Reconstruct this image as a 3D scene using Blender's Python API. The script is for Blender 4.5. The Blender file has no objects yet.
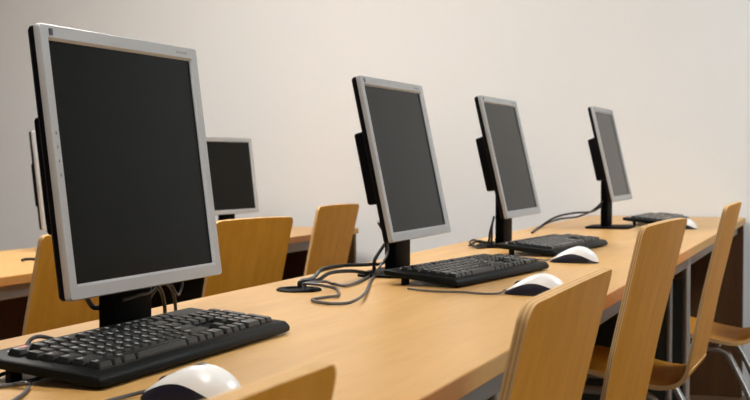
import bpy, bmesh, math, random
from mathutils import Vector, Matrix
random.seed(7)
C = bpy.context.scene.collection
PI = math.pi
TOP = 0.73            # desk height
STEP = -0.066         # the floor of the row behind lies a step lower
EYE = 0.964
FPX = 1275.0
YAW = math.atan(474.0 / FPX)
PITCH = math.atan(40.0 / FPX)

# ------------------------------------------------------------------ materials
def new_mat(name):
    m = bpy.data.materials.new(name); m.use_nodes = True
    return m, m.node_tree, m.node_tree.nodes['Principled BSDF']

def plain(name, col, rough=0.5, metal=0.0, spec=0.5, bump=0.0, scale=400.0, vary=0.0):
    m, nt, b = new_mat(name)
    b.inputs['Base Color'].default_value = (*col, 1)
    b.inputs['Roughness'].default_value = rough
    b.inputs['Metallic'].default_value = metal
    b.inputs['Specular IOR Level'].default_value = spec
    if bump or vary:
        tc = nt.nodes.new('ShaderNodeTexCoord')
        n = nt.nodes.new('ShaderNodeTexNoise'); n.inputs['Scale'].default_value = scale
        n.inputs['Detail'].default_value = 3
        nt.links.new(tc.outputs['Object'], n.inputs['Vector'])
        if bump:
            bp = nt.nodes.new('ShaderNodeBump'); bp.inputs['Strength'].default_value = bump
            bp.inputs['Distance'].default_value = 0.001
            nt.links.new(n.outputs['Fac'], bp.inputs['Height'])
            nt.links.new(bp.outputs['Normal'], b.inputs['Normal'])
        if vary:
            mx = nt.nodes.new('ShaderNodeMixRGB'); mx.inputs['Color1'].default_value = (*[c * (1 - vary) for c in col], 1)
            mx.inputs['Color2'].default_value = (*[min(1, c * (1 + vary)) for c in col], 1)
            nt.links.new(n.outputs['Fac'], mx.inputs['Fac'])
            nt.links.new(mx.outputs['Color'], b.inputs['Base Color'])
    return m

def wood(name, dark, light, stretch, rough=0.4, spec=0.4, contrast=1.0):
    """beech veneer: long fine fibres along the axis with the small stretch value"""
    m, nt, b = new_mat(name)
    N = nt.nodes.new; L = nt.links.new
    tc = N('ShaderNodeTexCoord'); mp = N('ShaderNodeMapping')
    mp.inputs['Scale'].default_value = stretch
    L(tc.outputs['Object'], mp.inputs['Vector'])
    n1 = N('ShaderNodeTexNoise'); n1.inputs['Scale'].default_value = 1.0; n1.inputs['Detail'].default_value = 6
    n1.inputs['Roughness'].default_value = 0.6; n1.inputs['Distortion'].default_value = 0.4
    L(mp.outputs['Vector'], n1.inputs['Vector'])
    n2 = N('ShaderNodeTexNoise'); n2.inputs['Scale'].default_value = 7.0; n2.inputs['Detail'].default_value = 3
    L(mp.outputs['Vector'], n2.inputs['Vector'])
    ad = N('ShaderNodeMath'); ad.operation = 'MULTIPLY_ADD'
    ad.inputs[1].default_value = 0.35; L(n2.outputs['Fac'], ad.inputs[0]); L(n1.outputs['Fac'], ad.inputs[2])
    rp = N('ShaderNodeValToRGB')
    rp.color_ramp.elements[0].position = 0.5 - 0.2 / contrast + 0.17; rp.color_ramp.elements[0].color = (*dark, 1)
    rp.color_ramp.elements[1].position = 0.5 + 0.2 / contrast + 0.17; rp.color_ramp.elements[1].color = (*light, 1)
    L(ad.outputs[0], rp.inputs['Fac'])
    L(rp.outputs['Color'], b.inputs['Base Color'])
    b.inputs['Roughness'].default_value = rough
    b.inputs['Specular IOR Level'].default_value = spec
    bp = N('ShaderNodeBump'); bp.inputs['Strength'].default_value = 0.05; bp.inputs['Distance'].default_value = 0.001
    L(n2.outputs['Fac'], bp.inputs['Height']); L(bp.outputs['Normal'], b.inputs['Normal'])
    return m

M = {}
M['desk_wood'] = wood('desk_beech', (0.57, 0.315, 0.095), (0.68, 0.40, 0.145), (14, 1.6, 14), 0.36, 0.4)
M['edge_wood'] = wood('desk_edge_beech', (0.54, 0.29, 0.075), (0.62, 0.35, 0.11), (14, 1.6, 14), 0.45, 0.3)
M['chair_wood'] = wood('chair_beech', (0.55, 0.230, 0.020), (0.66, 0.296, 0.036), (26, 26, 2.2), 0.5, 0.08)
M['ply_light'] = wood('ply_light', (0.66, 0.42, 0.19), (0.74, 0.49, 0.24), (40, 40, 40), 0.6, 0.2)
M['ply_dark'] = wood('ply_dark', (0.48, 0.27, 0.10), (0.54, 0.31, 0.12), (40, 40, 40), 0.6, 0.2)
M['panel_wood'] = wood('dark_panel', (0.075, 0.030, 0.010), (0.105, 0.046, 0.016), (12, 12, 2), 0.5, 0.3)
M['black'] = plain('black_plastic', (0.0025, 0.0025, 0.004), 0.5, spec=0.1, bump=0.15, scale=900)
M['black_base'] = plain('black_stand', (0.0012, 0.0012, 0.0016), 0.55, spec=0.05)
M['kb_body'] = plain('keyboard_black', (0.006, 0.007, 0.007), 0.5, spec=0.10, bump=0.1, scale=900)
M['key'] = plain('key_black', (0.008, 0.009, 0.009), 0.27, spec=0.6, bump=0.08, scale=1200)
M['legend'] = plain('key_legend', (0.52, 0.53, 0.52), 0.5)
M['silver'] = plain('silver_plastic', (0.43, 0.435, 0.44), 0.38, metal=0.25, bump=0.05, scale=1500)
M['screen'] = plain('screen_glass', (0.0035, 0.0035, 0.0022), 0.22, spec=0.085)
M['mark'] = plain('dark_mark', (0.03, 0.03, 0.045), 0.4)
M['mark_pale'] = plain('faint_mark', (0.26, 0.26, 0.25), 0.5)
M['button'] = plain('button_grey', (0.28, 0.28, 0.27), 0.4)
M['white'] = plain('mouse_white', (0.86, 0.86, 0.85), 0.28)
M['mouse_dark'] = plain('mouse_dark', (0.012, 0.011, 0.022), 0.3)
M['mouse_grey'] = plain('mouse_grey', (0.07, 0.075, 0.065), 0.4)
M['cable'] = plain('cable_black', (0.012, 0.012, 0.013), 0.42)
M['cable_grey'] = plain('cable_grey', (0.085, 0.08, 0.085), 0.45)
M['steel'] = plain('grey_steel', (0.36, 0.355, 0.34), 0.35, metal=0.6)
M['rail'] = plain('grey_rail', (0.20, 0.19, 0.175), 0.45, metal=0.2)
M['chrome'] = plain('satin_chrome', (0.52, 0.52, 0.50), 0.28, metal=0.85)
M['rubber'] = plain('rubber', (0.012, 0.012, 0.012), 0.7)
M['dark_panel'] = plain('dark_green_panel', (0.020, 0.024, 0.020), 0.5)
M['red'] = plain('badge_red', (0.55, 0.10, 0.05), 0.4)
M['badge_white'] = plain('badge_white', (0.62, 0.62, 0.66), 0.4)
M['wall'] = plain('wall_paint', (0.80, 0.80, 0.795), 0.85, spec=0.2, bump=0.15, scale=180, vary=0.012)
M['wall_far'] = plain('wall_paint_shaded_rooms', (0.42, 0.39, 0.35), 0.9, spec=0.1, vary=0.02, scale=6)  # wall paint darkened in colour, so the unseen walls look shaded
M['ceiling'] = plain('ceiling_paint', (0.75, 0.74, 0.72), 0.9, spec=0.1, vary=0.01, scale=40)
M['floor'] = plain('floor_lino', (0.16, 0.085, 0.045), 0.45, vary=0.15, scale=25)
M['base_trim'] = plain('baseboard', (0.45, 0.43, 0.40), 0.6)

def emit(name, col, s):
    m, nt, b = new_mat(name)
    b.inputs['Base Color'].default_value = (0.8, 0.8, 0.8, 1)
    b.inputs['Emission Color'].default_value = (*col, 1)
    b.inputs['Emission Strength'].default_value = s
    return m

# ------------------------------------------------------------------ mesh helpers
def link(name, bm, mat, parent=None, smooth=False, mats=None):
    bmesh.ops.recalc_face_normals(bm, faces=bm.faces)
    me = bpy.data.meshes.new(name)
    bm.to_mesh(me); bm.free()
    for mm in (mats or [mat]):
        me.materials.append(mm)
    if smooth:
        for p in me.polygons: p.use_smooth = True
        try: me.set_sharp_from_angle(angle=math.radians(38))
        except Exception: pass
    o = bpy.data.objects.new(name, me); C.objects.link(o)
    if parent: o.parent = parent
    return o

def tag(o, label=None, cat=None, group=None, kind=None):
    if label: o['label'] = label
    if cat: o['category'] = cat
    if group: o['group'] = group
    if kind: o['kind'] = kind
    return o

def thing(name, label, cat, loc=(0, 0, 0), rotz=0.0, group=None):
    o = bpy.data.objects.new(name, None); C.objects.link(o)
    o.empty_display_size = 0.05
    o.location = loc; o.rotation_euler = (0, 0, rotz)
    return tag(o, label, cat, group)

def box(bm, x0, x1, y0, y1, z0, z1, bev=0.0, seg=2, mi=0):
    mat = Matrix.Translation(((x0 + x1) / 2, (y0 + y1) / 2, (z0 + z1) / 2)) @ Matrix.Diagonal((x1 - x0, y1 - y0, z1 - z0, 1))
    r = bmesh.ops.create_cube(bm, size=1.0, matrix=mat)
    vs = set(r['verts'])
    fs = [f for f in bm.faces if all(v in vs for v in f.verts)]
    for f in fs: f.material_index = mi
    if bev > 0:
        es = [e for e in bm.edges if e.verts[0] in vs and e.verts[1] in vs]
        bmesh.ops.bevel(bm, geom=es, offset=bev, segments=seg, affect='EDGES', profile=0.5)

def catmull(pts, n=6):
    P = [Vector(p) for p in pts]
    if len(P) < 3: return P
    out = []
    for i in range(len(P) - 1):
        p0 = P[i - 1] if i > 0 else P[i] * 2 - P[i + 1]
        p1, p2 = P[i], P[i + 1]
        p3 = P[i + 2] if i + 2 < len(P) else P[i + 1] * 2 - P[i]
        for k in range(n):
            t = k / n
            out.append(0.5 * ((2 * p1) + (p2 - p0) * t + (2 * p0 - 5 * p1 + 4 * p2 - p3) * t * t + (3 * p1 - p0 - 3 * p2 + p3) * t ** 3))
    out.append(P[-1])
    return out

def tube(bm, pts, r, seg=10, smooth_pts=True, n=6, mi=0):
    P = catmull(pts, n) if smooth_pts else [Vector(p) for p in pts]
    rings = []
    up = None
    for i, p in enumerate(P):
        d = (P[min(i + 1, len(P) - 1)] - P[max(i - 1, 0)])
        if d.length < 1e-9: d = Vector((0, 0, 1))
        d.normalize()
        if up is None:
            up = Vector((0, 0, 1)) if abs(d.z) < 0.9 else Vector((1, 0, 0))
        a = d.cross(up).normalized(); b = a.cross(d).normalized(); up = b
        rr = r[i] if isinstance(r, list) else r
        rings.append([bm.verts.new(p + (a * math.cos(2 * PI * k / seg) + b * math.sin(2 * PI * k / seg)) * rr) for k in range(seg)])
    for i in range(len(rings) - 1):
        for k in range(seg):
            f = bm.faces.new((rings[i][k], rings[i][(k + 1) % seg], rings[i + 1][(k + 1) % seg], rings[i + 1][k])); f.material_index = mi
    for rg in (rings[0], rings[-1]):
        f = bm.faces.new(rg); f.material_index = mi

def lathe(bm, prof, seg=32, c=(0, 0, 0)):
    rings = []
    for r, z in prof:
        rings.append([bm.verts.new((c[0] + r * math.cos(2 * PI * k / seg), c[1] + r * math.sin(2 * PI * k / seg), c[2] + z)) for k in range(seg)])
    for i in range(len(rings) - 1):
        for k in range(seg):
            bm.faces.new((rings[i][k], rings[i][(k + 1) % seg], rings[i + 1][(k + 1) % seg], rings[i + 1][k]))
    bm.faces.new(rings[0]); bm.faces.new(rings[-1])

def rrect(w, h, r, seg=4):
    pts = []
    r = max(r, 1e-4)
    for cx, cy, a0 in ((w / 2 - r, h / 2 - r, 0), (-w / 2 + r, h / 2 - r, PI / 2), (-w / 2 + r, -h / 2 + r, PI), (w / 2 - r, -h / 2 + r, 1.5 * PI)):
        for k in range(seg + 1):
            a = a0 + PI / 2 * k / seg
            pts.append((cx + r * math.cos(a), cy + r * math.sin(a)))
    return pts

def loft(bm, w, h, prof, r, T, c=(0, 0), cap0=True, cap1=True):
    """prof: (inset, depth) rings of a rounded rectangle; depth along +Y (away from the user)"""
    rings = []
    for ins, d in prof:
        rings.append([bm.verts.new(T @ Vector((c[0] + x, d, c[1] + z))) for x, z in rrect(w - 2 * ins, h - 2 * ins, max(r - ins, 0.0008))])
    n = len(rings[0])
    for i in range(len(rings) - 1):
        for k in range(n):
            bm.faces.new((rings[i][k], rings[i][(k + 1) % n], rings[i + 1][(k + 1) % n], rings[i + 1][k]))
    if cap0: bm.faces.new(rings[0])
    if cap1: bm.faces.new(rings[-1])

CY, SY = math.cos(YAW), math.sin(YAW)
CP, SP = math.cos(PITCH), math.sin(PITCH)
def at(px, py, z):
    """the point of the place at height z that the photograph shows at this pixel"""
    u, v = (px - 375) / FPX, (200 - py) / FPX
    fwd = Vector((-SY * CP, CY * CP, -SP)); right = Vector((CY, SY, 0)); up = right.cross(fwd)
    d = fwd + right * u + up * v
    t = (z - EYE) / d.z
    return Vector((0, 0, EYE)) + d * t

def on_x(px, py, x):
    u, v = (px - 375) / FPX, (200 - py) / FPX
    fwd = Vector((-SY * CP, CY * CP, -SP)); right = Vector((CY, SY, 0)); up = right.cross(fwd)
    d = fwd + right * u + up * v
    return Vector((0, 0, EYE)) + d * (x / d.x)

# ------------------------------------------------------------------ the room
def struct(name, b, m):
    bm = bmesh.new(); box(bm, *b)
    o = link(name, bm, m); o['kind'] = 'structure'; return o
WY = 5.40
struct('floor', (-7.2, 3.4, -3.2, WY + 0.1, -0.20, STEP), M['floor'])
struct('floor_step', (-1.22, 3.3, -3.1, WY, STEP, 0.0), M['floor'])
struct('wall_back', (-7.2, 3.4, WY, WY + 0.12, STEP, 2.9), M['wall'])
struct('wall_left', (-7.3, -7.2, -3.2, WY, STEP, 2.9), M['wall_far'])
FILL_WIN = (-1.0, 1.5, 0.85, 2.15)       # y0, y1, z0, z1 of the made-up opening for the added side light
def wall_with_opening():
    bm = bmesh.new()
    y0, y1, z0, z1 = FILL_WIN
    for b in ((3.3, 3.4, -3.2, y0, STEP, 2.9), (3.3, 3.4, y1, WY, STEP, 2.9), (3.3, 3.4, y0, y1, STEP, z0), (3.3, 3.4, y0, y1, z1, 2.9)):
        box(bm, *b)
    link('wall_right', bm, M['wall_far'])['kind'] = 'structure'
    t = thing('window_1', None, None, (3.35, (y0 + y1) / 2, z0)); t['kind'] = 'structure'
    w, h = (y1 - y0) / 2, z1 - z0
    bm = bmesh.new()
    for b in ((-0.04, 0.03, -w, w, 0, 0.06), (-0.04, 0.03, -w, w, h - 0.06, h), (-0.04, 0.03, -w, -w + 0.06, 0.06, h - 0.06), (-0.04, 0.03, w - 0.06, w, 0.06, h - 0.06), (-0.03, 0.03, -0.035, 0.035, 0.06, h - 0.06)):
        box(bm, *b, bev=0.004)
    link('window_frame', bm, M['white'], t)
    bm = bmesh.new(); box(bm, 0.0, 0.008, -w + 0.05, w - 0.05, 0.05, h - 0.05)
    link('pane', bm, emit('daylight', (0.90, 0.96, 1.0), 1.9), t)  # unseen glowing pane, added to brighten the chair backs from the side
wall_with_opening()
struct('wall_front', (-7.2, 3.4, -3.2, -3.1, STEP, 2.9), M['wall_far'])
struct('ceiling', (-7.3, 3.4, -3.2, WY + 0.12, 2.9, 3.0), M['ceiling'])

LAMPS = [  # x, y, length(y), width(x), strength, colour
    (-2.20, 3.30, 1.25, 0.55, 16.8, (1.0, 0.955, 0.895)),
    (-0.75, 0.60, 1.25, 0.55, 7.0, (1.0, 0.98, 0.94)),
    (0.95, 3.70, 1.25, 0.55, 11.0, (0.85, 0.955, 1.0)),
]
for i, (x, y, l, w, s, col) in enumerate(LAMPS):
    t = thing('ceiling_light', ['white ceiling light box over the gap between the two desk rows',
                                'white ceiling light box over the near end of the front desk',
                                'white ceiling light box over the aisle behind the chairs'][i], 'ceiling light', (x, y, 2.9), 0, 'ceiling light boxes')
    bm = bmesh.new(); box(bm, -w / 2, w / 2, -l / 2, l / 2, -0.09, 0.0, 0.006); link('housing', bm, M['white'], t)
    bm = bmesh.new(); box(bm, -w / 2 + 0.02, w / 2 - 0.02, -l / 2 + 0.02, l / 2 - 0.02, -0.097, -0.0905); link('diffuser', bm, emit('lamp_glow', col, s), t)

# ------------------------------------------------------------------ desks
def make_desk(label, x0, x1, y0, y1, zf, legs, grommets, end_panel=True):
    """x1: front edge towards the chairs"""
    t = thing('desk', label, 'desk', ((x0 + x1) / 2, (y0 + y1) / 2, zf))
    ox, oy = (x0 + x1) / 2, (y0 + y1) / 2
    w, l = x1 - x0, y1 - y0
    bm = bmesh.new(); box(bm, -w / 2, w / 2, -l / 2, l / 2, TOP - 0.0255, TOP, 0.0025, 2)
    for f in bm.faces:
        f.material_index = 0 if f.normal.z > 0.5 else 1
    link('tabletop', bm, None, t, mats=[M['desk_wood'], M['edge_wood']])
    bm = bmesh.new(); box(bm, w / 2 - 0.060, w / 2 - 0.028, -l / 2 + 0.03, l / 2 - 0.045, TOP - 0.066, TOP - 0.026, 0.003)
    link('front_rail', bm, M['rail'], t)
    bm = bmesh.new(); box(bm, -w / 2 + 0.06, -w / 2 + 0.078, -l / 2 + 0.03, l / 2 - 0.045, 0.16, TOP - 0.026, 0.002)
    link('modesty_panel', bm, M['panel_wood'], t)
    if end_panel:
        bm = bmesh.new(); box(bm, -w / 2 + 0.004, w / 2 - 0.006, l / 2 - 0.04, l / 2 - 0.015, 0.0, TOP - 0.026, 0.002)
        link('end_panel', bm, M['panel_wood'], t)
    for ly in legs:
        y = ly - oy
        for dx in (0.034, 0.080, w - 0.11):
            bm = bmesh.new(); tube(bm, [(w / 2 - dx, y, 0.012), (w / 2 - dx, y, TOP - 0.03)], 0.0115, 12, False)
            o = link('leg', bm, M['chrome'], t, True)
            bm = bmesh.new(); lathe(bm, [(0.014, 0.0), (0.016, 0.004), (0.013, 0.016)], 14, (w / 2 - dx, y, 0)); link('foot', bm, M['rubber'], o, True)
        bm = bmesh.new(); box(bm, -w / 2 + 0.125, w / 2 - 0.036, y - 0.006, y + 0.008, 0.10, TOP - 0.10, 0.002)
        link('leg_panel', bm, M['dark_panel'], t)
        bm = bmesh.new(); box(bm, -w / 2 + 0.10, w / 2 - 0.03, y - 0.012, y + 0.012, 0.335, 0.355, 0.003)
        link('leg_crossbar', bm, M['chrome'], t)
    for g in grommets:
        bm = bmesh.new(); lathe(bm, [(0.040, 0.0), (0.041, 0.002), (0.038, 0.0045), (0.026, 0.005), (0.023, 0.002), (0.020, 0.0015)], 36, (g[0] - ox, g[1] - oy, TOP))
        o = link('cable_grommet', bm, M['black_base'], t, True); o['label'] = 'black round cable grommet'
    return t
D1X0, D1X1 = -1.032, -0.392
GROM = at(299, 290.5, TOP)
make_desk('long beech desk carrying four black keyboards and the row of large monitors', D1X0, D1X1, -0.05, WY - 0.02, 0.0,
          (0.06, 1.76, 3.66), [GROM], True)
D2X0, D2X1 = -2.62, -2.036
Z2 = STEP
make_desk('beech desk of the row behind, set against the pale wall end, chairs along it', D2X0, D2X1, 0.6, 5.27, Z2, (0.9, 2.3, 4.08), [], True)

# ------------------------------------------------------------------ chairs
def ply_shell(name, parent, rows, half, arch, th, curl, n=15):
    """bent plywood: rows = profile points (y, z, normal_y, normal_z, curl share); half(width) at each row"""
    bm = bmesh.new()
    layers = 5
    grid = []           # grid[layer][row][col]
    for k in range(layers + 1):
        off = th * k / layers
        g = []
        for (y, z, ny, nz, cs), hw in zip(rows, half):
            line = []
            for j in range(n):
                u = -1 + 2 * j / (n - 1)
                cy = curl * cs * (u * hw / half[0]) ** 2; dz = -arch * cs * cs * (u * hw / half[0]) ** 2
                # outward side of the sheet leans with the curl
                sx = -2 * curl * cs * u / (half[0])
                d = Vector((sx * abs(ny), ny, nz)).normalized() if cs > 0 else Vector((0, ny, nz))
                line.append(Vector((u * hw, y + cy, z + dz)) + d * off)
            g.append(line)
        grid.append(g)
    R = len(rows)
    V = {}
    def vert(k, i, j):
        if (k, i, j) not in V: V[(k, i, j)] = bm.verts.new(grid[k][i][j])
        return V[(k, i, j)]
    for k, mi in ((0, 0), (layers, 0)):
        for i in range(R - 1):
            for j in range(n - 1):
                f = bm.faces.new((vert(k, i, j), vert(k, i, j + 1), vert(k, i + 1, j + 1), vert(k, i + 1, j))); f.material_index = 0
    rim = [(0, j) for j in range(n)] + [(i, n - 1) for i in range(1, R)] + [(R - 1, j) for j in range(n - 2, -1, -1)] + [(i, 0) for i in range(R - 2, 0, -1)]
    for a in range(len(rim)):
        b = (a + 1) % len(rim)
        for k in range(layers):
            f = bm.faces.new((vert(k, *rim[a]), vert(k, *rim[b]), vert(k + 1, *rim[b]), vert(k + 1, *rim[a])))
            f.material_index = 1 if k % 2 == 0 else 2
    return link(name, bm, None, parent, True, [M['chair_wood'], M['ply_light'], M['ply_dark']])

LEAN = 0.235
SEAT_Z = 0.452
BACK_TOP = 0.858
def make_chair(label, group):
    """origin on the floor under the seat's rear edge middle; front is +Y"""
    t = thing('plywood_chair', label, 'chair', group=group)
    W = 0.182
    # backrest
    rows, half = [], []
    la = math.atan(LEAN)
    z0 = SEAT_Z - 0.004
    zs = [z0 + (BACK_TOP - 0.016 - z0) * k / 10 for k in range(11)] + [BACK_TOP - 0.016 + 0.016 * s for s in (0.2, 0.4, 0.58, 0.74, 0.87, 0.95, 1.0)]
    for z in zs:
        v = (z - z0) / (BACK_TOP - z0)
        y = -LEAN * (z - SEAT_Z + 0.024) + 0.005
        cs = min(1.0, v / 0.55); cs = cs * cs * (3 - 2 * cs)
        rows.append((y, z, -math.cos(la), -math.sin(la), cs))
        r = 0.016; e = max(0.0, z - (BACK_TOP - r))
        half.append(W * (0.955 + 0.045 * v) - r + math.sqrt(max(0.0, r * r - e * e)))
    ply_shell('backrest', t, rows, half, 0.004, 0.009, 0.007)
    # seat: from the bend to the rounded front lip
    rows, half = [], []
    prof = []
    bend = [(-LEAN * 0.020 + 0.005, z0)]
    for k in range(1, 9):
        a = k / 8
        # quadratic bend from the foot of the backrest into the seat
        p0 = Vector((-LEAN * 0.020 + 0.005, z0)); p1 = Vector((0.011, SEAT_Z - 0.046)); p2 = Vector((0.075, SEAT_Z - 0.040))
        q = p0 * (1 - a) ** 2 + p1 * 2 * a * (1 - a) + p2 * a * a
        bend.append((q.x, q.y))
    prof = bend + [(0.11, SEAT_Z - 0.0345), (0.16, SEAT_Z - 0.025), (0.22, SEAT_Z - 0.0125), (0.28, SEAT_Z - 0.003), (0.33, SEAT_Z), (0.365, SEAT_Z - 0.004), (0.39, SEAT_Z - 0.012), (0.405, SEAT_Z - 0.022), (0.412, SEAT_Z - 0.032)]
    for i, (y, z) in enumerate(prof):
        a = prof[max(0, i - 1)]; b = prof[min(len(prof) - 1, i + 1)]
        d = Vector((b[0] - a[0], b[1] - a[1])).normalized()
        rows.append((y, z, d.y, -d.x, 0.0))
        hw = W * (0.955 + 0.06 * min(1, i / 12))
        if y > 0.36: hw -= 0.03 * ((y - 0.36) / 0.052) ** 2
        half.append(hw)
    ply_shell('seat', t, rows, half, 0.0, 0.011, 0.0)
    # steel legs: each a bent tube from under the seat
    ztube = SEAT_Z - 0.068
    for sx in (-1, 1):
        bm = bmesh.new(); x = sx * 0.145
        tube(bm, [(x, 0.205, ztube), (x, 0.27, ztube), (x, 0.315, ztube - 0.006), (x * 1.02, 0.338, ztube - 0.035), (x * 1.05, 0.362, 0.20), (x * 1.09, 0.385, 0.012)], 0.0105, 12)
        o = link('leg', bm, M['chrome'], t, True)
        bm = bmesh.new(); lathe(bm, [(0.013, 0.0), (0.0145, 0.004), (0.0125, 0.022)], 14, (x * 1.09, 0.385, 0)); link('foot', bm, M['rubber'], o, True)
        bm = bmesh.new()
        tube(bm, [(x, 0.203, ztube), (x, 0.135, ztube), (x, 0.09, ztube - 0.008), (x * 1.02, 0.062, ztube - 0.045), (x * 1.06, -0.005, 0.20), (x * 1.09, -0.065, 0.012)], 0.0105, 12)
        o = link('leg', bm, M['chrome'], t, True)
        bm = bmesh.new(); lathe(bm, [(0.013, 0.0), (0.0145, 0.004), (0.0125, 0.022)], 14, (x * 1.09, -0.065, 0)); link('foot', bm, M['rubber'], o, True)
    for y, z in ((0.112, ztube + 0.004), (0.285, ztube + 0.004)):
        bm = bmesh.new(); tube(bm, [(-0.145, y, z), (0.145, y, z)], 0.008, 10, False); link('seat_bar', bm, M['chrome'], t, True)
    bm = bmesh.new(); tube(bm, [(-0.151, 0.346, 0.31), (0.151, 0.346, 0.31)], 0.006, 10, False); link('stretcher', bm, M['chrome'], t, True)
    return t

def copy_tree(o, parent=None):
    c = o.copy(); C.objects.link(c)
    if parent: c.parent = parent
    for ch in list(o.children): copy_tree(ch, c)
    return c

TOPY = -LEAN * (BACK_TOP - SEAT_Z + 0.024) + 0.005      # local y of the backrest's top edge (front face, ends curl forward)
def set_chair(o, x, y, yaw, zf):
    """(x, y): middle of the backrest's top edge; yaw 0 = facing the desk"""
    a = PI / 2 + yaw
    off = Matrix.Rotation(a, 3, 'Z') @ Vector((0, TOPY + 0.002, 0))
    o.location = (x - off.x, y - off.y, zf); o.rotation_euler = (0, 0, a)

CHAIRS = [
    (-0.268, 0.476, 0.0, 0.0, 'beech plywood chair before the foremost mouse, only its top corner showing at the bottom edge', 'chairs along the front desk'),
    (-0.231, 1.140, 0.0, 0.0, 'beech plywood chair pushed in beside the two white mice, its ply edge layers showing', 'chairs along the front desk'),
    (-0.305, 2.310, math.radians(-4.5), 0.0, 'beech plywood chair backing on the third mouse, second chair before the wall end', 'chairs along the front desk'),
    (-0.272, 3.330, math.radians(-1.0), 0.0, 'slim-looking beech chair nearest the wall with its backrest top in view', 'chairs along the front desk'),
    (-0.170, 4.170, 0.0, 0.0, 'last beech chair by the wall, only its seat and chrome legs in view', 'chairs along the front desk'),
    (-1.763, 2.70, math.radians(-2.0), Z2, 'beech chair half hidden behind the largest monitor, in the row behind', 'chairs along the rear desk'),
    (-1.668, 3.46, math.radians(-14), Z2, 'broad beech chair back just right of the largest monitor, rear row', 'chairs along the rear desk'),
    (-1.870, 4.63, math.radians(-4.0), Z2, 'beech chair of the rear row standing by itself near the desk end', 'chairs along the rear desk'),
]
proto = None
for (x, y, yaw, zf, lab, grp) in CHAIRS:
    if proto is None:
        proto = o = make_chair(lab, grp)
    else:
        o = copy_tree(proto)
    tag(o, lab, None, grp)
    set_chair(o, x, y, yaw, zf)

# ------------------------------------------------------------------ monitors
MW, MH = 0.380, 0.326
def make_monitor(label, group, x, y, zf, tilt, zc, yaw=0.0, detail=True):
    """origin on the desk below the panel's face centre; user side is -Y"""
    t = thing('flat_monitor', label, 'monitor', (x, y, zf), PI / 2 + yaw, group)
    hc = zc - zf
    T = Matrix.Translation((0, 0, hc)) @ Matrix.Rotation(-tilt, 4, 'X')
    bw = 0.0185
    bm = bmesh.new()
    loft(bm, MW, MH, [(0.0, 0.0080), (0.0, 0.002), (0.0012, 0.0), (bw - 0.003, 0.0), (bw, 0.0035), (bw, 0.0078)], 0.005, T, cap0=False, cap1=False)
    link('bezel', bm, M['silver'], t, True)
    bm = bmesh.new()
    loft(bm, MW - 2 * bw + 0.001, MH - 2 * bw + 0.001, [(0.0, 0.0045), (0.0, 0.0075)], 0.001, T)
    link('screen', bm, M['screen'], t)
    bm = bmesh.new()
    loft(bm, MW, MH, [(0.001, 0.0075), (0.001, 0.0150), (0.005, 0.0195)], 0.006, T)
    link('rear_cover', bm, M['black'], t, True)
    bm = bmesh.new()
    loft(bm, MW - 0.070, MH * 0.44, [(-0.006, 0.016), (0.0, 0.033), (0.001, 0.046), (0.004, 0.049)], 0.005, T, c=(0, -0.012))
    link('rear_housing', bm, M['black'], t, True)
    # column and base
    fy = 0.022
    zt = hc - MH * 0.5 * math.cos(tilt) + 0.075
    bm = bmesh.new()
    box(bm, -0.049, 0.049, fy - 0.011, fy + 0.013, 0.007, zt, 0.006, 3)
    link('stand_column', bm, M['black_base'], t, True)
    hz = T @ Vector((0, 0.040, -0.09))
    bm = bmesh.new(); box(bm, -0.035, 0.035, fy + 0.004, hz.y + 0.006, zt - 0.025, max(zt, hz.z) + 0.02, 0.006, 2)
    link('tilt_hinge', bm, M['black_base'], t, True)
    bm = bmesh.new()
    pts = rrect(0.192, 0.150, 0.03, 6)
    prev = None
    levels = [(0.0004, 1.0), (0.0045, 1.0), (0.0072, 0.97), (0.0080, 0.90)]
    rings = [[bm.verts.new((px * s, 0.009 + py * s, z)) for px, py in pts] for z, s in levels]
    for i in range(len(rings) - 1):
        for k in range(len(pts)):
            bm.faces.new((rings[i][k], rings[i][(k + 1) % len(pts)], rings[i + 1][(k + 1) % len(pts)], rings[i + 1][k]))
    bm.faces.new(rings[0]); bm.faces.new(rings[-1])
    link('stand_base', bm, M['black_base'], t, True)
    if detail:
        bm = bmesh.new(); loft(bm, 0.0075, 0.0085, [(0.0, 0.0003), (0.0003, -0.0008)], 0.001, T, c=(-MW / 2 + 0.022, MH / 2 - 0.009))
        link('badge', bm, M['mark'], t)['label'] = 'small dark badge on the silver bezel'
        bm = bmesh.new()
        for k in range(6):
            loft(bm, 0.0035, 0.0036, [(0.0, 0.0002), (0.0002, -0.0003)], 0.0006, T, c=(MW / 2 - 0.058 + 0.0052 * k, MH / 2 - 0.009))
        link('model_lettering', bm, M['mark_pale'], t)
        for k in range(4):
            bm = bmesh.new(); loft(bm, 0.0032, 0.0045, [(0.0, 0.0004), (0.0006, -0.0010)], 0.0014, T, c=(-MW / 2 + 0.0095, 0.034 - 0.0165 * k))
            link('button', bm, M['button'], t)
    return t

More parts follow.
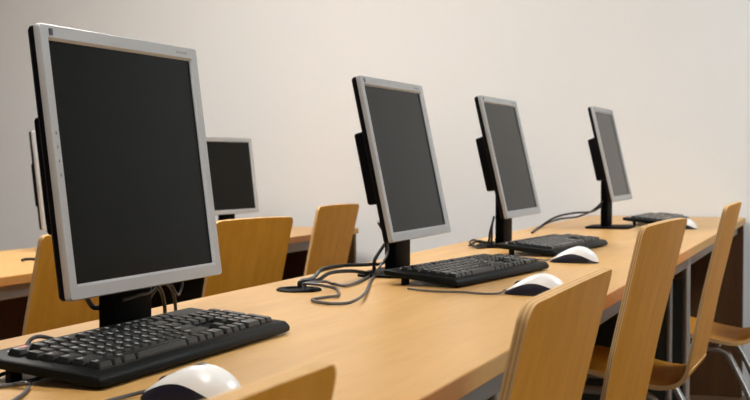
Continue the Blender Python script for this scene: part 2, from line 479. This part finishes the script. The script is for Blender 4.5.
G1 = 'monitors on the front desk'
rd = math.radians
mon1 = make_monitor('largest black-screened silver monitor, behind the closest keyboard on the front desk', G1, -0.862, 1.445, TOP, rd(7.3), 0.9620)
mon2 = make_monitor('silver monitor with grey cables looping from its stand to the desk grommet', G1, -0.843, 2.463, TOP, rd(12), 0.967)
mon3 = make_monitor('third silver monitor along the front desk, above the keyboard behind the two mice', G1, -0.855, 3.366, TOP, rd(13), 0.973)
mon4 = make_monitor('farthest silver monitor on the front desk, two black cables trailing from its stand', G1, -0.761, 4.402, TOP, rd(13), 0.985)
G2 = 'monitors on the rear desk'
mon5 = make_monitor('silver monitor on the rear desk standing behind the broad chair back', G2, -2.459, 4.860, TOP + Z2, rd(7), 0.898, yaw=rd(-7), detail=False)
mon6 = make_monitor('rear-row monitor of which only a thin edge shows left of the largest screen', G2, -2.475, 3.70, TOP + Z2, rd(7), 0.898, detail=False)

# ------------------------------------------------------------------ keyboards
KU = 0.0188
KT = rd(6.2)          # rake of the key deck when its rear feet are out
def key_layout():
    rows = []
    def run(y, x, items):
        for it in items:
            if isinstance(it, (int, float)): x += it; continue
            txt, w = it[0], it[1]; h = it[2] if len(it) > 2 else 1
            rows.append((txt, x + w / 2, y - (h - 1) / 2, w, h)); x += w
    A = lambda s: [(c, 1) for c in s]
    F = lambda a, b: [('F%d' % k, 1) for k in range(a, b)]
    run(5.2, 0, [('Esc', 1), 1] + F(1, 5) + [0.5] + F(5, 9) + [0.5] + F(9, 13) + [0.25, ('', 1), ('', 1), ('', 1)])
    run(4, 0, A('`1234567890-=') + [('', 2), 0.25, ('', 1), ('', 1), ('', 1), 0.25, ('', 1), ('/', 1), ('*', 1), ('-', 1)])
    run(3, 0, [('Tab', 1.5)] + A('QWERTYUIOP[]') + [('\\', 1.5), 0.25, ('', 1), ('', 1), ('', 1), 0.25, ('7', 1), ('8', 1), ('9', 1), ('+', 1, 2)])
    run(2, 0, [('Caps', 1.75)] + A("ASDFGHJKL;'") + [('Enter', 2.25), 3.5, ('4', 1), ('5', 1), ('6', 1)])
    run(1, 0, [('Shift', 2.25)] + A('ZXCVBNM,./') + [('Shift', 2.75), 1.25, ('', 1), 1.25, ('1', 1), ('2', 1), ('3', 1), ('', 1, 2)])
    run(0, 0, [('Ctrl', 1.5), ('', 1), ('Alt', 1.5), ('', 6), ('Alt', 1.5), ('', 1), ('', 1), ('Ctrl', 1.5), 0.25, ('', 1), ('', 1), ('', 1), 0.25, ('0', 2), ('.', 1)])
    return rows

_text_cache = {}
def text_geo(s, size):
    if (s, size) not in _text_cache:
        cu = bpy.data.curves.new('legend', 'FONT'); cu.body = s; cu.size = size; cu.align_x = 'LEFT'; cu.offset = 0.0003 / 0.0072 * size * 0.9
        ob = bpy.data.objects.new('legend', cu); C.objects.link(ob)
        dg = bpy.context.evaluated_depsgraph_get(); dg.update()
        me = ob.evaluated_get(dg).to_mesh()
        _text_cache[(s, size)] = ([v.co.copy() for v in me.vertices], [list(p.vertices) for p in me.polygons])
        ob.evaluated_get(dg).to_mesh_clear()
        bpy.data.objects.remove(ob); bpy.data.curves.remove(cu)
    return _text_cache[(s, size)]

def key_bm(bm, w, h, txt, ox=0.0, oy=0.0):
    W, H = w * KU - 0.0012, h * KU - 0.0012
    rings = []
    for z, ins, sh in ((0.0, 0.0, 0), (0.0035, 0.0008, 0), (0.0072, 0.0022, 0.0004), (0.0078, 0.0030, 0.0004)):
        rings.append([bm.verts.new((ox + x, oy + sh + y, z)) for x, y in rrect(W - 2 * ins, H - 2 * ins, 0.0016, 2)])
    n = len(rings[0])
    for i in range(3):
        for k in range(n):
            bm.faces.new((rings[i][k], rings[i][(k + 1) % n], rings[i + 1][(k + 1) % n], rings[i + 1][k]))
    bm.faces.new(rings[0]); bm.faces.new(rings[-1])
    if txt:
        size = 0.0088 if len(txt) == 1 else 0.0056
        vs, fs = text_geo(txt, size)
        x0 = ox - W / 2 + 0.0042; y0 = oy + (0.0002 if len(txt) == 1 else 0.001)
        nv = [bm.verts.new((x0 + v.x, y0 + v.y, 0.00792)) for v in vs]
        for f in fs:
            try:
                ff = bm.faces.new([nv[i] for i in f]); ff.material_index = 1
            except Exception: pass

KW, KD = 0.468, 0.157
def make_keyboard(label, group):
    """origin on the desk under the front edge's middle; user's right is +X, away is +Y"""
    t = thing('keyboard', label, 'keyboard', group=group)
    Rk = Matrix.Translation((0, 0, 0.0015)) @ Matrix.Rotation(KT, 4, 'X')
    prof = [(0.004, 0.0), (0.0, 0.003), (0.0, 0.007), (0.003, 0.011), (0.008, 0.0143), (0.018, 0.0142), (0.132, 0.0112), (0.152, 0.0112), (0.157, 0.0098), (0.157, 0.003), (0.153, 0.0)]
    zk = lambda y: 0.0134 - 0.0263 * (y - 0.018)
    bm = bmesh.new()
    ends = []
    for sx, ins in ((-1, 0.0), (1, 0.0)):
        pass
    xs = [(-KW / 2, 0.0045), (-KW / 2 + 0.0015, 0.0015), (-KW / 2 + 0.005, 0.0), (KW / 2 - 0.005, 0.0), (KW / 2 - 0.0015, 0.0015), (KW / 2, 0.0045)]
    cy, cz = KD / 2, 0.007
    rings = []
    for x, ins in xs:
        rings.append([bm.verts.new(Rk @ Vector((x, cy + (y - cy) * (1 - ins / (KD / 2)), cz + (z - cz) * (1 - ins / 0.012)))) for y, z in prof])
    n = len(prof)
    for i in range(len(rings) - 1):
        for k in range(n):
            bm.faces.new((rings[i][k], rings[i][(k + 1) % n], rings[i + 1][(k + 1) % n], rings[i + 1][k]))
    bm.faces.new(rings[0]); bm.faces.new(rings[-1])
    link('case', bm, M['kb_body'], t, True)
    # rear feet
    rear = Rk @ Vector((0, 0.116, 0.001))
    for sx in (-1, 1):
        bm = bmesh.new(); x = sx * (KW / 2 - 0.0145)
        bmv = []
        box(bm, x - 0.010, x + 0.010, rear.y - 0.004, rear.y + 0.004, 0.0005, rear.z + 0.002, 0.0015)
        link('rear_foot', bm, M['black'], t)
    x00 = -22.5 * KU / 2; y00 = 0.0165 + KU / 2
    spare = bmesh.new(); n_spare = 0
    lay = key_layout()
    far = {i for i, k in enumerate(lay) if k[2] > 5 and k[1] > 13.8}
    for i, (txt, kx, ky, w, h) in enumerate(lay):
        px, py = x00 + kx * KU, y00 + ky * KU
        if i in far:
            key_bm(spare, w, h, txt, px, py); n_spare += 1
            continue
        bm = bmesh.new(); key_bm(bm, w, h, txt)
        o = link('key', bm, None, t, False, [M['key'], M['legend']])
        o.matrix_local = Rk @ Matrix.Translation((px, py, zk(py)))
    o = link('function_keys', spare, None, t, False, [M['key'], M['legend']])
    o.matrix_local = Rk @ Matrix.Translation((0, 0, zk(0.124))); o['kind'] = 'stuff'
    # coloured badge in the upper left corner of the deck
    bm = bmesh.new(); box(bm, 0, 0.022, 0, 0.006, 0, 0.0006); box(bm, 0.020, 0.040, 0.007, 0.0125, 0, 0.0006, mi=1)
    o = link('badge', bm, None, t, False, [M['badge_white'], M['red']])
    o.matrix_local = Rk @ Matrix.Translation((-0.196, 0.1365, 0.0112)); o['label'] = 'small white and red badge'
    return t

KEYS = [  # front edge middle, yaw
    (-0.706, 1.338, 0.0, 'closest black keyboard, below the largest monitor, each key readable', 'keyboards on the front desk'),
    (-0.631, 2.450, rd(-8.0), 'black keyboard between the desk grommet with cables and the two white mice', 'keyboards on the front desk'),
    (-0.638, 3.250, rd(-5.5), 'third black keyboard along the desk, its end just past the farther of the two mice', 'keyboards on the front desk'),
    (-0.590, 4.800, rd(-3.0), 'black keyboard past the last monitor by the wall, partly hidden by a chair top', 'keyboards on the front desk'),
]
kproto = None; boards = []
for (x, y, yaw, lab, grp) in KEYS:
    if kproto is None: kproto = o = make_keyboard(lab, grp)
    else: o = copy_tree(kproto)
    tag(o, lab, None, grp)
    o.location = (x, y, TOP); o.rotation_euler = (0, 0, PI / 2 + yaw)
    boards.append(o)

# ------------------------------------------------------------------ mice
def make_mouse(label, group):
    """origin on the desk under its middle; the cable end is +Y"""
    t = thing('computer_mouse', label, 'mouse', group=group)
    L, NS, NT = 0.112, 26, 20
    def sect(s):                                  # s 0 = tail, 1 = nose
        a = 0.0305 * (max(0.0, 1 - abs(2 * s - 1) ** 3.2)) ** 0.5 * (1.03 - 0.10 * s)
        base = max(0.0, 1 - abs(2 * s - 1) ** 2.6) ** 0.55
        h = 0.0375 * base * (1.0 - 0.62 * max(0, s - 0.42) / 0.58 * (0.6 + 0.4 * s)) * (0.90 + 0.10 * math.cos((s - 0.4) * 3))
        b = 0.0022 + 0.0185 * math.sin(PI * min(1.0, (s * 0.93) ** 0.92)) ** 1.5
        return max(a, 0.0004), max(h, 0.0006), b
    ss = [0.5 - 0.5 * math.cos(PI * (k + 0.02) / (NS + 0.04)) for k in range(NS + 1)]
    shell, base = bmesh.new(), bmesh.new()
    sh, bl, br = [], [], []
    for s in ss:
        a, h, b = sect(s)
        y = (s - 0.5) * L
        q = min(0.92, b / h) if h > 0.0015 else 0.92
        tb = math.asin(q)
        P = lambda th, g=1.0: Vector((a * math.copysign(abs(math.cos(th)) ** 0.72, math.cos(th)) * g, y, h * math.sin(th) * g + 0.0006))
        sh.append([P(tb + (PI - 2 * tb) * k / NT) for k in range(NT + 1)])
        bl.append([P(tb * k / 6, 0.985) for k in range(7)] )
        br.append([P(PI - tb * k / 6, 0.985) for k in range(7)])
    def skin(bm, lines):
        vv = [[bm.verts.new(p) for p in l] for l in lines]
        for i in range(len(vv) - 1):
            for k in range(len(vv[0]) - 1):
                bm.faces.new((vv[i][k], vv[i][k + 1], vv[i + 1][k + 1], vv[i + 1][k]))
        return vv
    v = skin(shell, sh)
    for e in (v[0], v[-1]): shell.faces.new(e)
    l, r = skin(base, bl), skin(base, br)
    for i in range(len(l) - 1):
        base.faces.new((l[i][0], l[i + 1][0], r[i + 1][0], r[i][0]))
        base.faces.new((l[i][-1], r[i][-1], r[i + 1][-1], l[i + 1][-1]))
    link('shell', shell, M['white'], t, True)
    link('lower_body', base, M['mouse_dark'], t, True)
    a, h, b = sect(0.80)
    bm = bmesh.new()
    lathe(bm, [(0.006, -0.0035), (0.0085, -0.0028), (0.0090, 0.0), (0.0085, 0.0028), (0.006, 0.0035)], 24)
    o = link('scroll_wheel', bm, M['mark'], t, True)
    o.matrix_local = Matrix.Translation((0, 0.030, h - 0.0040)) @ Matrix.Rotation(PI / 2, 4, 'Y')
    # oval mark on the palm
    bm = bmesh.new(); vs = []
    c = bm.verts.new((0, 0.0, 0.0))
    def top(x, y):
        s = y / L + 0.5; a, h, b = sect(s)
        cth = (min(0.98, abs(x) / a)) ** (1 / 0.72); return h * math.sqrt(1 - cth * cth) + 0.0017
    c.co = (0, -0.006, top(0, -0.006))
    ring = [(0.0058 * math.cos(2 * PI * k / 20), -0.006 + 0.0085 * math.sin(2 * PI * k / 20)) for k in range(20)]
    vs = [bm.verts.new((x, y, top(x, y))) for x, y in ring]
    for k in range(20): bm.faces.new((c, vs[k], vs[(k + 1) % 20]))
    link('palm_logo', bm, M['mouse_grey'], t, True)
    return t

MICE = [
    (at(192, 402, TOP), rd(-6), 'foremost white mouse, cut off by the bottom edge below the closest keyboard'),
    (at(536, 294.5, TOP), rd(2), 'white mouse with a thin cable running left to the second keyboard'),
    (at(574, 262.5, TOP), rd(2), 'white mouse lying against the end of the second keyboard, before the third one'),
    (at(680.5, 229.0, TOP), rd(0), 'white mouse barely peeping past a chair top near the farthest keyboard'),
]
mproto = None; mice = []
for (p, yaw, lab) in MICE:
    if mproto is None: mproto = o = make_mouse(lab, 'white mice on the front desk')
    else: o = copy_tree(mproto)
    tag(o, lab, None, 'white mice on the front desk')
    o.location = (p.x, p.y, TOP); o.rotation_euler = (0, 0, PI / 2 + yaw)
    mice.append(o)

# ------------------------------------------------------------------ cables (each belongs to the device it leaves)
bpy.context.view_layer.update()
def cable(owner, pts, r, mat, name='cable', floor_z=TOP):
    """pts in world coordinates; the mesh is stored in the owner's space"""
    inv = owner.matrix_world.inverted()
    P = [Vector(p) for p in catmull(pts, 6)]
    for p in P: p.z = max(p.z, floor_z + r + 0.0008)
    bm = bmesh.new(); tube(bm, [inv @ p for p in P], r, 8, False)
    return link(name, bm, mat, owner, True)
Zc = TOP + 0.003
# mouse cables
n = mice[1].matrix_world @ Vector((0, 0.055, 0.006))
cable(mice[1], [n, at(498, 293.5, Zc + 0.001), at(480, 293.5, Zc), at(462, 292.0, Zc), at(440, 291.5, Zc), at(424, 290.5, Zc), at(408, 288.5, Zc)], 0.0020, M['cable_grey'])
n = mice[0].matrix_world @ Vector((0, 0.055, 0.006))
cable(mice[0], [n, n + Vector((-0.012, -0.012, -0.003)), n + Vector((-0.016, -0.05, -0.003)), n + Vector((-0.010, -0.12, -0.003)), n + Vector((-0.05, -0.24, -0.003))], 0.0020, M['cable_grey'])
n = mice[2].matrix_world @ Vector((0, 0.055, 0.006))
cable(mice[2], [n, n + Vector((-0.012, 0.004, -0.003)), n + Vector((-0.025, 0.02, -0.003)), n + Vector((-0.05, 0.03, -0.003))], 0.0020, M['cable_grey'])
n = mice[3].matrix_world @ Vector((0, 0.055, 0.006))
cable(mice[3], [n, n + Vector((-0.012, 0.002, -0.003)), n + Vector((-0.028, 0.012, -0.003)), n + Vector((-0.045, 0.03, -0.003))], 0.0020, M['cable_grey'])
# monitor two: thick pair arching to the grommet, thin loops on the desk
g = GROM
back2 = mon2.matrix_world @ Vector((-0.05, 0.042, 0.12))
c2 = mon2.matrix_world @ Vector((-0.06, 0.035, 0.0))
up = lambda px, py, x: on_x(px, py, x)
cable(mon2, [g + Vector((0.000, 0.002, 0.0046)), g + Vector((0.001, 0.003, 0.016)), up(313, 278, g.x + 0.012), up(323, 269, g.x + 0.012), up(345, 265.5, g.x + 0.01), up(370, 264.5, -0.90), up(384, 262, -0.885), up(391, 246, -0.875), (-0.885, 2.40, 0.84)], 0.0036, M['cable'])
cable(mon2, [g + Vector((0.002, 0.012, 0.0046)), g + Vector((0.003, 0.012, 0.015)), up(318, 280, g.x + 0.02), up(330, 273, g.x + 0.02), up(350, 271, g.x + 0.02), up(372, 272, -0.90), (-0.892, 2.40, 0.765), (-0.880, 2.44, 0.80)], 0.0036, M['cable'])
cable(mon2, [g + Vector((0.010, 0.006, 0.0040)), g + Vector((0.012, 0.008, 0.013)), at(324, 281.5, Zc + 0.009), at(333, 284, Zc), at(345, 286, Zc), at(356, 283, Zc), at(366, 278, Zc), at(378, 271, Zc)], 0.0026, M['cable_grey'])
cable(mon2, [g + Vector((0.010, -0.004, 0.0040)), g + Vector((0.012, -0.003, 0.013)), at(322, 285.5, Zc + 0.009), at(336, 289, Zc), at(338, 295.5, Zc), at(325, 297.5, Zc), at(312, 300, Zc), at(326, 303.5, Zc), at(346, 303.5, Zc), at(362, 296, Zc + 0.006), up(372, 283, -0.87), up(379, 268, -0.868), up(388, 250, -0.866), (-0.872, 2.385, 0.835)], 0.0026, M['cable_grey'])
# monitor four: two cables sweeping to the back of the desk
cable(mon4, [(-0.785, 4.385, 0.83), up(596, 208, -0.80), up(588, 213, -0.85), up(576, 217, -0.90), up(560, 219, -0.94), at(545, 224, Zc + 0.004), at(534, 231, Zc)], 0.0034, M['cable'])
cable(mon4, [(-0.785, 4.40, 0.82), up(598, 208.5, -0.80), up(590, 212, -0.84), up(574, 213, -0.90), up(556, 217, -0.94), at(541, 226, Zc + 0.003), at(532, 233, Zc)], 0.0034, M['cable'])
# monitor three: tangle beside its base
b3 = mon3.matrix_world
cable(mon3, [b3 @ Vector((-0.045, 0.038, 0.082)), b3 @ Vector((-0.060, 0.040, 0.055)), b3 @ Vector((-0.062, 0.040, 0.022)), at(490, 246, Zc), at(480, 248, Zc), at(470, 243, Zc + 0.01), at(474, 240, Zc + 0.012), at(481, 243, Zc)], 0.0032, M['cable'])
cable(mon3, [b3 @ Vector((-0.03, 0.042, 0.08)), b3 @ Vector((-0.05, 0.048, 0.04)), at(488, 242, Zc + 0.006), at(478, 241, Zc + 0.012), at(469, 246, Zc)], 0.0030, M['cable'])
cable(mon3, [b3 @ Vector((0.03, 0.05, 0.11)), b3 @ Vector((0.062, 0.05, 0.08)), b3 @ Vector((0.066, 0.05, 0.03)), b3 @ Vector((0.05, 0.06, 0.013))], 0.0030, M['cable'])
# monitor one: leads coming down behind the keyboard
b1 = mon1.matrix_world
cable(mon1, [b1 @ Vector((-0.06, 0.05, 0.12)), b1 @ Vector((-0.066, 0.045, 0.075)), b1 @ Vector((-0.062, 0.035, 0.050)), b1 @ Vector((-0.045, 0.036, 0.045))], 0.0034, M['cable'])
cable(mon1, [b1 @ Vector((0.05, 0.045, 0.12)), b1 @ Vector((0.058, 0.030, 0.085)), b1 @ Vector((0.045, 0.012, 0.060)), b1 @ Vector((0.0, 0.004, 0.058)), b1 @ Vector((-0.04, 0.002, 0.056))], 0.0022, M['cable'])
cable(mon1, [b1 @ Vector((0.055, 0.034, 0.02)), b1 @ Vector((0.060, 0.034, 0.052)), b1 @ Vector((0.085, 0.034, 0.066)), b1 @ Vector((0.112, 0.034, 0.050)), b1 @ Vector((0.124, 0.036, 0.018)), b1 @ Vector((0.13, 0.05, 0.004))], 0.0028, M['cable'])
cable(mon1, [b1 @ Vector((0.075, 0.040, 0.016)), b1 @ Vector((0.095, 0.042, 0.045)), b1 @ Vector((0.135, 0.044, 0.060)), b1 @ Vector((0.165, 0.046, 0.045)), b1 @ Vector((0.18, 0.05, 0.010)), b1 @ Vector((0.19, 0.06, 0.004))], 0.0026, M['cable'])
cable(mon1, [b1 @ Vector((0.12, 0.05, 0.10)), b1 @ Vector((0.15, 0.045, 0.065)), b1 @ Vector((0.170, 0.040, 0.040)), b1 @ Vector((0.195, 0.045, 0.065)), b1 @ Vector((0.205, 0.05, 0.095)), b1 @ Vector((0.17, 0.046, 0.13))], 0.0018, M['cable'])
# keyboard leads
bpy.context.view_layer.update()
k1 = boards[0].matrix_world
cable(boards[0], [on_x(62, 346, -0.872), on_x(57, 341, -0.872), on_x(49, 338, -0.872), on_x(40, 336.5, -0.872), on_x(33, 338, -0.872), on_x(28, 343, -0.872), on_x(25, 350, -0.872)], 0.0024, M['cable'])
cable(boards[0], [k1 @ Vector((-0.15, 0.10, 0.004)), at(30, 381, Zc), at(14, 384.5, Zc), at(0, 386, Zc), at(-18, 388, Zc)], 0.0022, M['cable_grey'])
cable(boards[0], [at(14, 384, Zc + 0.001), at(26, 383, Zc + 0.004), at(29, 386, Zc), at(24, 393, Zc), at(14, 400, Zc), at(0, 408, Zc)], 0.0020, M['cable_grey'])
cable(boards[0], [k1 @ Vector((-0.18, 0.13, 0.006)), at(6, 373, Zc + 0.004), at(-6, 378, Zc)], 0.0022, M['cable'])
k4 = boards[3].matrix_world
cable(boards[3], [k4 @ Vector((-0.215, 0.07, 0.004)), k4 @ Vector((-0.245, 0.05, 0.004)), k4 @ Vector((-0.25, 0.01, 0.003)), k4 @ Vector((-0.235, -0.025, 0.003)), k4 @ Vector((-0.20, -0.03, 0.003))], 0.0024, M['cable_grey'])
# short lead lying on the rear desk and the one beside the rear monitor's stand
Z2c = TOP + Z2 + 0.004
bm = bmesh.new(); tube(bm, [at(22, 260, Z2c), at(26, 259.2, Z2c + 0.004), at(32, 259, Z2c + 0.004), at(38, 259.5, Z2c), at(48, 257, Z2c), at(58, 252, Z2c)], 0.004, 8)
tag(link('cable', bm, M['cable'], None, True), 'short black cable lying on the rear desk beside the half hidden chair', 'cable')
b5 = mon5.matrix_world
cable(mon5, [b5 @ Vector((-0.075, 0.05, 0.10)), b5 @ Vector((-0.085, 0.05, 0.055)), b5 @ Vector((-0.08, 0.045, 0.02)), b5 @ Vector((-0.10, 0.05, 0.004))], 0.003, M['cable'], floor_z=TOP + Z2)

# ------------------------------------------------------------------ world, camera, view
w = bpy.data.worlds.new('World'); bpy.context.scene.world = w; w.use_nodes = True
w.node_tree.nodes['Background'].inputs['Color'].default_value = (0.9, 0.95, 1.0, 1)
w.node_tree.nodes['Background'].inputs['Strength'].default_value = 0.0
cam = bpy.data.cameras.new('camera'); co = bpy.data.objects.new('camera', cam); C.objects.link(co)
co.location = (0, 0, EYE); co.rotation_euler = (PI / 2 - PITCH, 0, YAW)
cam.sensor_fit = 'HORIZONTAL'; cam.sensor_width = 36; cam.lens = 36 * FPX / 750
cam.clip_start = 0.05; cam.clip_end = 60
cam.dof.use_dof = True; cam.dof.focus_distance = 1.75; cam.dof.aperture_fstop = 16
sc = bpy.context.scene; sc.camera = co
sc.view_settings.view_transform = 'Standard'; sc.view_settings.look = 'None'
sc.view_settings.gamma = 1.0; sc.view_settings.exposure = 1.41
sc.view_settings.use_curve_mapping = False
